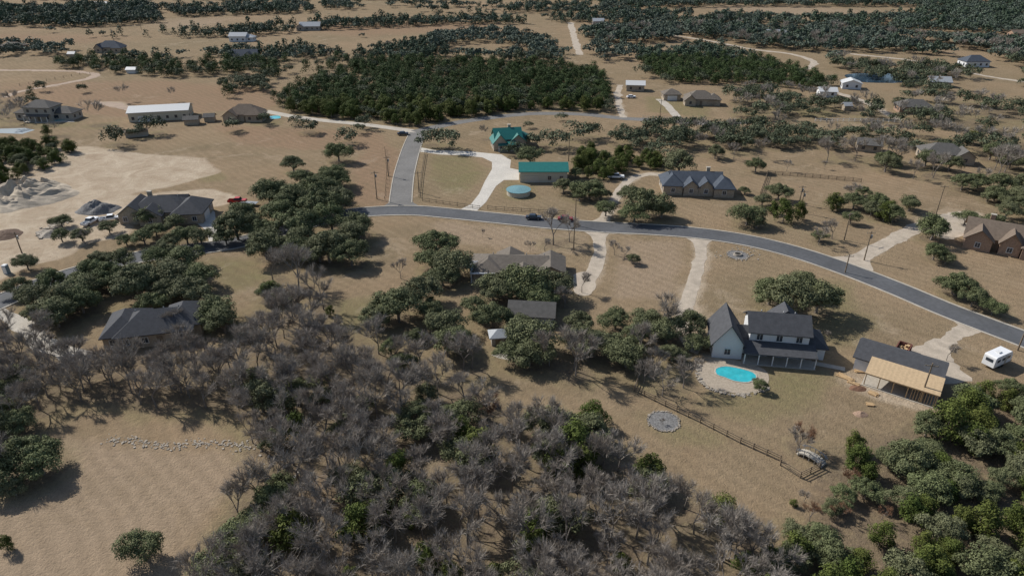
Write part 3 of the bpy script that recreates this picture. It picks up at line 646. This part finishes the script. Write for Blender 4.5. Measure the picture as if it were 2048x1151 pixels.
# ------------------------------------------------------------------ tree placement
TR=[]
def single(k,px,py,dpx):
    s=1.0
    for _ in range(3):
        z=REF[k][1]*s*.55; x,y=G(px,py,z); s=dpx/(F/depth(x,y,z))/REF[k][0]
    TR.append([k,x,y,s])
S_O=[(872,480,85),(905,518,95),(862,512,75),(885,545,70),(1002,562,88),(1050,557,104),(1108,562,92),(1078,583,85),(1020,578,70),(985,580,55),(795,605,105),(748,625,75),(840,578,90),(862,618,60),
(1060,662,105),(1035,640,60),(888,640,80),(912,672,70),(950,608,65),(985,628,75),(430,612,90),(445,640,70),(378,572,85),(365,555,60),(330,575,60),
(1185,680,85),(1232,632,70),(1242,692,85),(1300,635,80),(1335,655,80),(1385,645,75),(1275,668,60),(1345,702,55),(1395,680,60),(1160,640,60),
(520,790,95),(498,755,80),(565,805,70),(545,870,60),(590,770,60),(45,905,110),(30,835,80),(25,970,60),(0,780,80),(30,745,70),(280,1090,90),
(1590,590,120),(1545,575,90),(1640,590,95),(1600,560,80),(1212,412,50),(1290,398,90),(1262,385,55),(1325,412,60),(1270,420,60),
(1498,420,75),(1515,440,40),(1560,380,50),(585,322,55),(665,345,60),(675,300,55),(690,265,55),(612,245,50),(590,238,30),(716,255,30),(860,268,60),(895,272,65),
(465,245,45),(225,268,55),(275,258,40),(305,248,50),(1085,268,65),(1120,272,60),(1160,252,65),(1185,258,45),(1035,292,40),(1060,305,60),(1020,298,35),(1180,372,65),(1128,368,45),(1160,385,40),(1200,385,40),
(1360,318,75),(1325,290,60),(1870,452,70),(1872,500,50),(1910,568,50),(1895,512,40),(1950,590,60),(1990,608,55),(1935,430,50),(1985,440,60),(2030,400,50),(1265,515,32),(540,580,60),(570,590,40),
(655,490,90),(700,500,80),(625,500,70),(470,448,80),(520,450,70),(600,440,90),(560,420,80),(660,430,80),(540,380,70),(620,370,80),(680,390,70),(640,400,80),(590,385,80),(700,460,80),(450,470,50),
(120,438,40),(295,425,55),(215,450,40),(350,440,50),(310,455,45),(370,465,60),(285,470,50),(250,475,40),(400,470,50),(340,480,50),(160,465,45),(120,468,40),
(215,545,80),(270,555,95),(340,535,90),(300,600,60),(160,555,60),(105,560,70),(60,585,70),(25,570,60),(50,520,50),(195,515,60),(245,515,60),(120,610,80),(70,620,60),(370,510,80),(330,500,60),
(1110,1010,80),(860,1000,50),(720,810,60),(690,850,70),(640,790,50),(480,1060,110),(440,1110,100),(540,1000,100),(560,970,70),(500,1130,100),(520,1050,90),(1100,840,110),(1170,860,100),(1090,900,60),(805,720,60),(780,690,50),(1690,985,60),(1590,1060,70),(1670,1010,50),(830,670,40),(630,760,60),(1520,768,36),(1490,378,26)]
for a in S_O: single('o',*a)
S_J=[(1570,420,50),(1600,422,40),(1545,412,30),(1190,815,70),(1150,880,110),(1120,920,80),(1170,910,90),(1080,1040,90),(1060,1090,80),(760,1000,60),(820,1030,50),(700,1050,40),(900,1140,60),(10,1085,40),(1490,1120,60),(1540,1110,60),(990,1140,50),(1240,1120,50),(540,580,50),(660,620,22),(700,1140,40),(860,600,25),(1900,840,90),(1940,800,80)]
for a in S_J: single('j',*a)
S_B=[(1108,450,70),(1140,455,50),(590,530,95),(640,570,90),(540,525,70),(1130,590,50),(1165,562,42),(1150,692,95),(1100,690,80),(390,715,70),(925,695,85),(435,735,60),(800,535,40),(1330,752,80),(1372,740,70),(1310,718,60),(1290,740,50),(1600,872,65),(965,465,16),(1060,490,25),(1090,485,30),(185,215,60),(240,178,40),(30,205,60),(10,225,50),(1325,842,14),(1230,490,35),(1250,500,30),(970,258,35),(110,250,40),(1660,295,50),(165,470,30),(1900,700,40),(1660,668,25),(355,640,60),(60,650,90),
(330,735,80),(290,740,75),(250,745,80),(210,735,70),(170,740,75),(370,760,70),(410,745,75),(130,735,70),(90,720,80)]
for a in S_B: single('b',*a)
single('r',975,810,70); single('r',1605,868,60); single('r',1700,950,40)
def region(poly,mix,sp,size,z=3.0,jit=.5,excl=True,dens=1.0):
    q=W(poly,z); xs=[a for a,_ in q]; ys=[b for _,b in q]
    gx=np.arange(min(xs),max(xs),sp); gy=np.arange(min(ys),max(ys),sp)
    X,Y=np.meshgrid(gx,gy); X=X+rng.uniform(-jit,jit,X.shape)*sp; Y=Y+rng.uniform(-jit,jit,Y.shape)*sp; X=X.ravel();Y=Y.ravel()
    m=inpoly(X,Y,q)
    if dens<1: # clumped thinning
        f=np.array([mnoise.noise((a*.022,b_*.022,sp)) for a,b_ in zip(X,Y)])
        m&=(f+rng.uniform(-.22,.22,len(X)))>(.5-dens)*.9
    dd=depth(X,Y,0); m&=(np.abs(F*X/dd)<1024+170)
    X=X[m];Y=Y[m]
    if excl and len(X):
        ok=np.ones(len(X),bool)
        for (a,b_,r) in HC: ok&=(np.hypot(X-a,Y-b_)>r+1.5)
        for c,hw in ROADS:
            cc=c[::2]; lo=cc.min(0)-8; hi=cc.max(0)+8
            s=np.where((X>lo[0])&(X<hi[0])&(Y>lo[1])&(Y<hi[1])&ok)[0]
            if len(s):
                d=np.sqrt(((X[s][:,None]-cc[None,:,0])**2+(Y[s][:,None]-cc[None,:,1])**2)).min(1); ok[s[d<hw+1.5]]=False
        X=X[ok];Y=Y[ok]
    ks=list(mix.keys()); pr=np.array(list(mix.values()),float); pr/=pr.sum()
    kk=rng.choice(len(ks),len(X),p=pr)
    for x,y,k in zip(X,Y,kk):
        k=ks[k]; TR.append([k,float(x),float(y),random.uniform(*size)*(1 if k!='j' else .85)/REF[k][0]])
region([(480,780),(560,700),(640,680),(760,710),(850,740),(930,760),(1000,800),(1080,830),(1230,890),(1340,930),(1420,990),(1500,1040),(1560,1090),(1580,1290),(380,1290),(400,1130),(450,1010),(545,930),(545,880),(490,850)],{'b':.86,'o':.08,'j':.06},4.3,(5.5,8.8),4)
region([(-100,640),(60,640),(160,650),(250,700),(420,690),(470,690),(500,620),(560,590),(640,610),(670,680),(560,700),(480,790),(400,785),(200,770),(90,760),(50,800),(-100,860)],{'b':.9,'o':.1},4.3,(6,9),4)
region([(650,690),(760,650),(1000,690),(1080,740),(930,760),(850,740),(760,710)],{'b':.5,'o':.5},7,(6,8.5),4)
region([(-100,545),(60,510),(250,500),(400,515),(400,560),(250,590),(100,640),(-100,640)],{'o':1},8,(7,9.5),3)
region([(440,440),(520,380),(600,340),(690,345),(712,395),(700,425),(735,450),(735,520),(650,530),(560,505),(445,480)],{'o':1},9,(8,10),3)
region([(-80,780),(40,800),(80,900),(60,1000),(-80,1020)],{'o':.8,'b':.2},8,(7,9),4)
region([(1270,640),(1400,620),(1410,680),(1380,720),(1280,700),(1150,720),(1000,720),(1000,690),(1200,650)],{'o':.7,'b':.3},7,(7,9),4)
region([(1660,890),(1700,865),(1790,840),(1830,870),(1890,790),(1950,770),(2000,750),(2250,760),(2250,1290),(1560,1290),(1540,1130),(1600,1060),(1760,1050),(1740,990),(1660,950)],{'j':.6,'o':.4},4.2,(4.6,7.5),3)
region([(1640,955),(1770,985),(1830,1060),(1640,1060),(1560,1010)],{'j':.2,'r':.4,'b':.3},5,(1.5,3.2),1)
region([(1430,1000),(1560,1030),(1560,1151),(1480,1160)],{'b':.8,'j':.2},5,(5,6.5),3)
region([(-80,290),(60,283),(150,290),(100,325),(40,355),(-80,360)],{'j':.8,'o':.2},4.5,(5,7.5),2)
region([(110,122),(200,115),(330,112),(450,95),(540,100),(600,88),(700,110),(640,140),(540,150),(450,143),(330,150),(200,140),(120,138)],{'j':.7,'o':.3},6.2,(6,9.5),2,dens=.68)
region([(450,160),(535,155),(535,180),(450,180)],{'o':1},6,(7,9),2)
E=[(545,195),(600,170),(640,152),(720,130),(860,100),(1000,128),(1205,140),(1222,190),(1225,222),(1080,218),(1000,222),(930,232),(880,245),(850,258),(760,246),(640,225),(530,212)]
region(E,{'j':.85,'o':.15},4.6,(5.6,9),2,dens=.97)
region([(860,70),(1000,58),(1100,78),(1130,105),(1110,125),(960,120),(860,95)],{'o':1},8,(8,12),2,dens=.75)
region([(640,135),(760,90),(870,70),(900,105),(720,135)],{'j':.8,'o':.2},5.5,(6,8),2,dens=.75)
region([(1150,60),(1300,48),(1500,55),(1700,62),(1900,75),(2150,85),(2150,140),(1900,110),(1800,98),(1650,100),(1500,92),(1380,78),(1200,85)],{'o':.75,'b':.1,'j':.15},6.2,(8,12),2,dens=.85)
region([(1270,95),(1400,88),(1480,104),(1600,140),(1670,158),(1665,180),(1560,168),(1460,162),(1330,160),(1280,125)],{'j':.85,'o':.15},4.8,(6,8.5),2,dens=.9)
region([(1120,100),(1270,90),(1290,150),(1200,140)],{'o':1},9,(8,12),2,dens=.6)
region([(1640,105),(1750,125),(1880,135),(2100,150),(2150,215),(1900,195),(1850,180),(1680,140)],{'o':.8,'b':.2},7.5,(8,11),2,dens=.7)
region([(1220,262),(1290,246),(1400,252),(1500,250),(1620,250),(1640,290),(1500,285),(1400,296),(1330,300),(1230,290)],{'o':.9,'b':.1},6.5,(7,10.5),2,dens=.88)
region([(1150,300),(1290,305),(1340,320),(1300,335),(1240,335),(1230,350),(1150,348)],{'j':.9,'o':.1},4.4,(5,7),2)
region([(1440,175),(1560,178),(1700,200),(1800,222),(1830,250),(1700,232),(1560,238),(1480,235)],{'o':.7,'b':.3},7.5,(7,10.5),2,dens=.7)
region([(1780,185),(1950,200),(2150,215),(2150,275),(1950,255),(1820,240)],{'o':.7,'b':.3},7,(7,10.5),2,dens=.8)
region([(1620,258),(1750,250),(1900,262),(2150,275),(2150,360),(1950,335),(1900,350),(1750,330),(1640,310)],{'b':.55,'o':.45},7.5,(7,10),3,dens=.75)
region([(1440,295),(1640,315),(1900,350),(2150,365),(2150,420),(1850,425),(1560,372)],{'b':.5,'o':.5},11,(5,8.5),2,dens=.5)
region([(1640,398),(1820,402),(1840,435),(1690,448)],{'o':.6,'j':.4},6,(5,7.5),2,dens=.9)
region([(1600,455),(1690,465),(1700,500),(1620,480)],{'o':.5,'b':.5},7,(4.5,6),2)
region([(1880,560),(2050,600),(2050,650),(1900,590)],{'o':1},9,(6,8),2,dens=.6)
region([(1990,370),(2150,370),(2150,440),(1990,430)],{'o':1},8,(7,9),2)
region([(-80,195),(60,200),(60,225),(-80,230)],{'b':.8,'o':.2},8,(7,9),2,dens=.8)
region([(-80,88),(60,86),(140,92),(140,104),(-80,112)],{'o':1},8.5,(8,11),2,dens=.75)
region([(-80,18),(150,10),(310,8),(320,40),(180,52),(-80,48)],{'o':.5,'j':.5},7,(8,12),2,dens=.8)
region([(320,12),(600,4),(650,22),(360,30)],{'o':.5,'j':.5},7,(8,11),2,dens=.8)
region([(340,72),(430,60),(640,44),(900,36),(1200,30),(1200,42),(900,46),(660,56),(480,70)],{'j':.7,'o':.3},6.5,(7,11),2,dens=.82)
region([(150,62),(320,56),(520,52),(520,56),(330,70),(160,74)],{'j':.8,'o':.2},10,(6,9),2,dens=.45)
region([(640,4),(900,8),(1200,8),(1200,24),(900,22),(650,16)],{'o':.6,'j':.4},8.5,(8,11),2,dens=.6)
region([(1200,-6),(2150,-6),(2150,14),(1700,10),(1350,12),(1200,18)],{'o':.6,'j':.4},7.5,(8,12),2,dens=.9)
region([(1200,22),(1350,26),(1600,38),(1830,32),(1850,14),(2150,14),(2150,66),(1900,62),(1700,56),(1300,44),(1200,42)],{'o':.6,'j':.4},7,(8,12),2,dens=.9)
region([(-80,-20),(2150,-20),(2150,-4),(-80,-3)],{'o':.6,'j':.4},10,(9,13),2,dens=.7)
region([(-80,60),(2150,60),(2150,330),(850,300),(700,240),(-80,280)],{'o':.6,'j':.3,'b':.1},22,(5,9),2,dens=.14)
region([(1450,285),(2150,340),(2150,600),(1900,520),(1500,400)],{'o':.5,'b':.5},14,(2.5,6),2,dens=.3)
# ------------------------------------------------------------------ build trees
for T_ in TR: T_.append(depth(T_[1],T_[2]))
REST=[]; LIM={'o':295,'j':290,'b':298,'r':40}
for k in 'ojbr':
    L=sorted([t for t in TR if t[0]==k],key=lambda t:t[4]); name,lab=LAB[k]; n=0; 
    for t in L:
        if n<LIM[k]:
            n+=1; _,x,y,s,_d=t; tm,cm=PR[k][random.randrange(len(PR[k]))]
            e=bpy.data.objects.new(name,None); COL.objects.link(e); e.location=(x,y,0); e.rotation_euler=(0,0,random.uniform(0,6.28)); e.scale=(s*random.uniform(.93,1.08),s*random.uniform(.93,1.08),s*random.uniform(.85,1.1))
            e.empty_display_size=.1; e["label"]=lab; e["category"]="tree"; e["group"]={'o':"live oaks",'j':"junipers",'b':"leafless trees",'r':"russet trees"}[k]
            for nm,me in (("trunk",tm),("crown",cm)):
                o=bpy.data.objects.new(nm,me); COL.objects.link(o); o.parent=e
        else: REST.append(t)
    print("KIND",k,len(L),"individual out to depth",L[min(len(L),LIM[k])-1][4])
for k,nm,mt,lb in (('o',"oak_woodland",(m_oakf,m_hazeo),"mixed live oak woodland"),('j',"juniper_woodland",(m_junf,m_hazej),"dense dark juniper woodland"),('b',"bare_woodland",(m_twig,m_twig),"leafless grey woodland")):
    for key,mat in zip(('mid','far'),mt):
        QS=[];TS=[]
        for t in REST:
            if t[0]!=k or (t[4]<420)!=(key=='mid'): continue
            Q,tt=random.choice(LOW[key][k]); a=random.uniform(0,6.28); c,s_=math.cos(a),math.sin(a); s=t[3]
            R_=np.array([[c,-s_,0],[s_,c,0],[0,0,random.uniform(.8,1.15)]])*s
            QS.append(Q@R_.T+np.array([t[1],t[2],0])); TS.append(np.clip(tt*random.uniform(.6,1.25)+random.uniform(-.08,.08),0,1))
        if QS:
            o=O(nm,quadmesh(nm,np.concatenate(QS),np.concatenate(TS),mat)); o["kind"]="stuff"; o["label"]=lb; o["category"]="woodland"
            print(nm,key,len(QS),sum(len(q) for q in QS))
# ------------------------------------------------------------------ ground
gx=np.arange(-170,171,1.0); e=[170.0]
st=1.2
while e[-1]<5000: e.append(e[-1]+st); st*=1.045
e=np.array(e[1:]); gx=np.concatenate([-e[::-1],gx,e])
gy=[-60,0,20,35]+list(np.arange(45,330,1.0)); st=1.1
while gy[-1]<7000: gy.append(gy[-1]+st); st*=1.03
gy=np.array(gy,float)
X,Y=np.meshgrid(gx,gy); ny,nx=X.shape
def blur(m,k):
    for _ in range(k):
        p=np.pad(m,1,mode='edge'); m=(p[1:-1,1:-1]*2+p[:-2,1:-1]+p[2:,1:-1]+p[1:-1,:-2]+p[1:-1,2:])/6
    return m
def zone(polys,k=4,amp=1):
    m=np.zeros(X.shape)
    for p in polys: m=np.maximum(m,inpoly(X,Y,W(p)).astype(float))
    return blur(m,k)*amp
calz=zone([[(-80,325),(60,300),(170,294),(290,310),(400,318),(440,345),(340,372),(260,385),(238,405),(265,445),(250,475),(180,482),(125,515),(60,530),(0,560),(-80,590)],
 [(240,395),(420,378),(480,395),(440,412),(240,412)],[(1405,705),(1480,712),(1480,722),(1400,722)],[(1700,745),(1780,775),(1870,800),(1860,820),(1780,800),(1700,765)]],7)
verge=np.zeros(X.shape)
for c in CAL+[mc[::1]]:
    ix=np.clip(np.searchsorted(gx,c[:,0]),1,nx-1); iy=np.clip(np.searchsorted(gy,c[:,1]),1,ny-1); ok=c[:,1]<330; verge[iy[ok],ix[ok]]=1
verge=np.clip(blur(verge,8)*3.2,0,.40); calz=np.maximum(calz,verge)
lawn=zone([[(1620,640),(1735,625),(1765,650),(1700,700),(1640,690)],[(1500,560),(1700,560),(1720,640),(1500,620)],[(1000,360),(1070,365),(1080,400),(1000,400)],[(860,310),(940,312),(975,335),(950,375),(900,390),(860,360)],[(500,235),(570,240),(560,252),(500,250)],[(1500,730),(1680,740),(1640,820),(1500,850),(1360,810)],[(60,245),(170,242),(150,256),(50,256)],[(380,345),(450,345),(460,360),(400,368)],[(1530,190),(1700,225),(1640,240),(1530,220)],[(640,600),(760,590),(740,680),(670,670)],[(1230,800),(1420,860),(1500,900),(1350,900)],[(400,510),(520,520),(560,560),(450,590)],[(1290,190),(1420,210),(1420,235),(1290,225)]],10,.85)
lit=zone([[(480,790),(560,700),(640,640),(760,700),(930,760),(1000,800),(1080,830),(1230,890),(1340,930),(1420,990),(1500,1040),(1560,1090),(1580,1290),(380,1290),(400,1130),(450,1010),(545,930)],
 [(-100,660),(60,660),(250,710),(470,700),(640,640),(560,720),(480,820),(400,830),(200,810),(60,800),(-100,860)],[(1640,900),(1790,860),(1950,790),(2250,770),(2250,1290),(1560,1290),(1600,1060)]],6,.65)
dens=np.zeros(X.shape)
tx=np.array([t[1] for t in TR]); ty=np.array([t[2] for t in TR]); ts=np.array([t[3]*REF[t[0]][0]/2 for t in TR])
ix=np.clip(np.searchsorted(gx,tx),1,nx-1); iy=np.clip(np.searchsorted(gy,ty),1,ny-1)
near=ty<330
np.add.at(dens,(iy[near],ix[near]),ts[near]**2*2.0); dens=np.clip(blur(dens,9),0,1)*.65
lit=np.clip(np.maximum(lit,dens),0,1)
halo=np.zeros(X.shape); np.add.at(halo,(iy[near],ix[near]),ts[near]**2*3.0); halo=np.clip(blur(halo,40)*1.2,0,.75)
lawn=np.maximum(lawn,halo*.75)
pale=zone([[(-80,860),(100,870),(250,890),(520,900),(530,930),(440,1000),(390,1100),(380,1290),(-200,1290)],[(300,40),(470,35),(450,50),(300,60)],[(1340,12),(1600,10),(1840,30),(1600,36)],[(860,440),(1180,470),(1170,510),(1000,505),(880,470)],[(1240,480),(1370,480),(1350,600),(1220,600)]],6,1)
redz=zone([[(0,165),(330,160),(560,180),(560,215),(250,235),(0,215)],[(-80,62),(300,75),(140,90),(-80,85)],[(820,310),(830,420),(700,415),(700,330),(760,280)],[(560,45),(1000,45),(1000,60),(700,75)],[(1640,960),(1760,990),(1820,1060),(1600,1060)],[(1180,60),(1300,60),(1300,80),(1180,80)],[(420,250),(760,262),(790,300),(600,300),(480,290)]],8,.9)
me=bpy.data.meshes.new("ground"); nv=nx*ny; V=np.stack([X.ravel(),Y.ravel(),np.zeros(nv)],1).astype(np.float32)
me.vertices.add(nv); me.vertices.foreach_set('co',V.ravel())
i=(np.arange(ny-1)[:,None]*nx+np.arange(nx-1)[None,:]).ravel(); Fc=np.stack([i,i+1,i+nx+1,i+nx],1).astype(np.int32); nf=len(Fc)
me.loops.add(nf*4); me.loops.foreach_set('vertex_index',Fc.ravel()); me.polygons.add(nf); me.polygons.foreach_set('loop_start',np.arange(0,nf*4,4,dtype=np.int32))
try: me.polygons.foreach_set('loop_total',np.full(nf,4,dtype=np.int32))
except Exception: pass
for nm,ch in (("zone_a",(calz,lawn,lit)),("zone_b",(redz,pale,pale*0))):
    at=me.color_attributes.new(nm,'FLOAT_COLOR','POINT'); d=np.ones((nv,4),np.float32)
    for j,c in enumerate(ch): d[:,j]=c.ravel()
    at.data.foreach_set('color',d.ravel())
me.update(calc_edges=True)
m,n,b=newmat("dry_grass_ground"); tc=N(n,'ShaderNodeTexCoord').outputs['Object']
n0=contrast(n,noise(n,tc,.007,4,.6,.4),.38,.62)
n1=contrast(n,noise(n,tc,.025,6,.66,.8),.36,.64); n2=contrast(n,noise(n,tc,.12,6,.7,.8),.34,.66); n3=contrast(n,noise(n,tc,.8,4,.7),.3,.7); n4=contrast(n,noise(n,tc,3.0,3,.75),.32,.68)
c=mixc(n,n1,(0.325,0.228,0.142),(0.215,0.165,0.102)); c=mixc(n,mth(n,'MULTIPLY',n2,.65),c,(0.385,0.285,0.185)); c=mixc(n,mth(n,'MULTIPLY',n0,.40),c,(0.235,0.192,0.115))
def zz(a):
    s=N(n,'ShaderNodeSeparateColor'); n.links.new(N(n,'ShaderNodeAttribute',attribute_name=a).outputs['Color'],s.inputs[0]); return s.outputs
za=zz('zone_a'); zb=zz('zone_b')
def edge(wt,nz,k=2.2,am=.55):
    return mth(n,'MULTIPLY',mth(n,'SUBTRACT',mth(n,'ADD',wt,mth(n,'MULTIPLY',nz,am)),.5),k,True)
c=mixc(n,mth(n,'MULTIPLY',edge(zb[0],n2,1.4),.7),c,(0.31,0.20,0.13))
c=mixc(n,mth(n,'MULTIPLY',edge(zb[1],n2,1.3),.7),c,(0.375,0.283,0.20))
c=mixc(n,mth(n,'MULTIPLY',edge(za[1],n2,1.2),.68),c,(0.185,0.178,0.078))
wv=N(n,'ShaderNodeTexWave',bands_direction='DIAGONAL'); wv.inputs['Scale'].default_value=.17; wv.inputs['Distortion'].default_value=9; wv.inputs['Detail'].default_value=3; wv.inputs['Detail Scale'].default_value=.35
n.links.new(tc,wv.inputs['Vector'])
c=mixc(n,mth(n,'MULTIPLY',wv.outputs['Fac'],.20),c,(0.15,0.115,0.075))
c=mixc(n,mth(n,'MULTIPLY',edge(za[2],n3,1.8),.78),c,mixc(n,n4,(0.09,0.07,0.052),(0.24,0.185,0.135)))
c=mixc(n,mth(n,'MULTIPLY',edge(za[0],mth(n,'MULTIPLY',mth(n,'ADD',n2,n1),.5),3.2,.7),.92),c,mixc(n,n2,(0.60,0.50,0.38),(0.40,0.31,0.22)))
c=mixc(n,mth(n,'MULTIPLY',n3,.36),c,mixc(n,.55,c,(0.09,0.065,0.045)))
c=mixc(n,mth(n,'MULTIPLY',n4,.46),c,mixc(n,.6,c,(0.08,0.06,0.04)))
n.links.new(c,b.inputs['Base Color']); b.inputs['Roughness'].default_value=1; setspec(b,.05)
bp=N(n,'ShaderNodeBump'); bp.inputs['Strength'].default_value=.6; bp.inputs['Distance'].default_value=.2
n.links.new(mth(n,'ADD',n3,mth(n,'MULTIPLY',n4,.5)),bp.inputs['Height']); n.links.new(bp.outputs[0],b.inputs['Normal'])
me.materials.append(m); struct(O("ground",me))
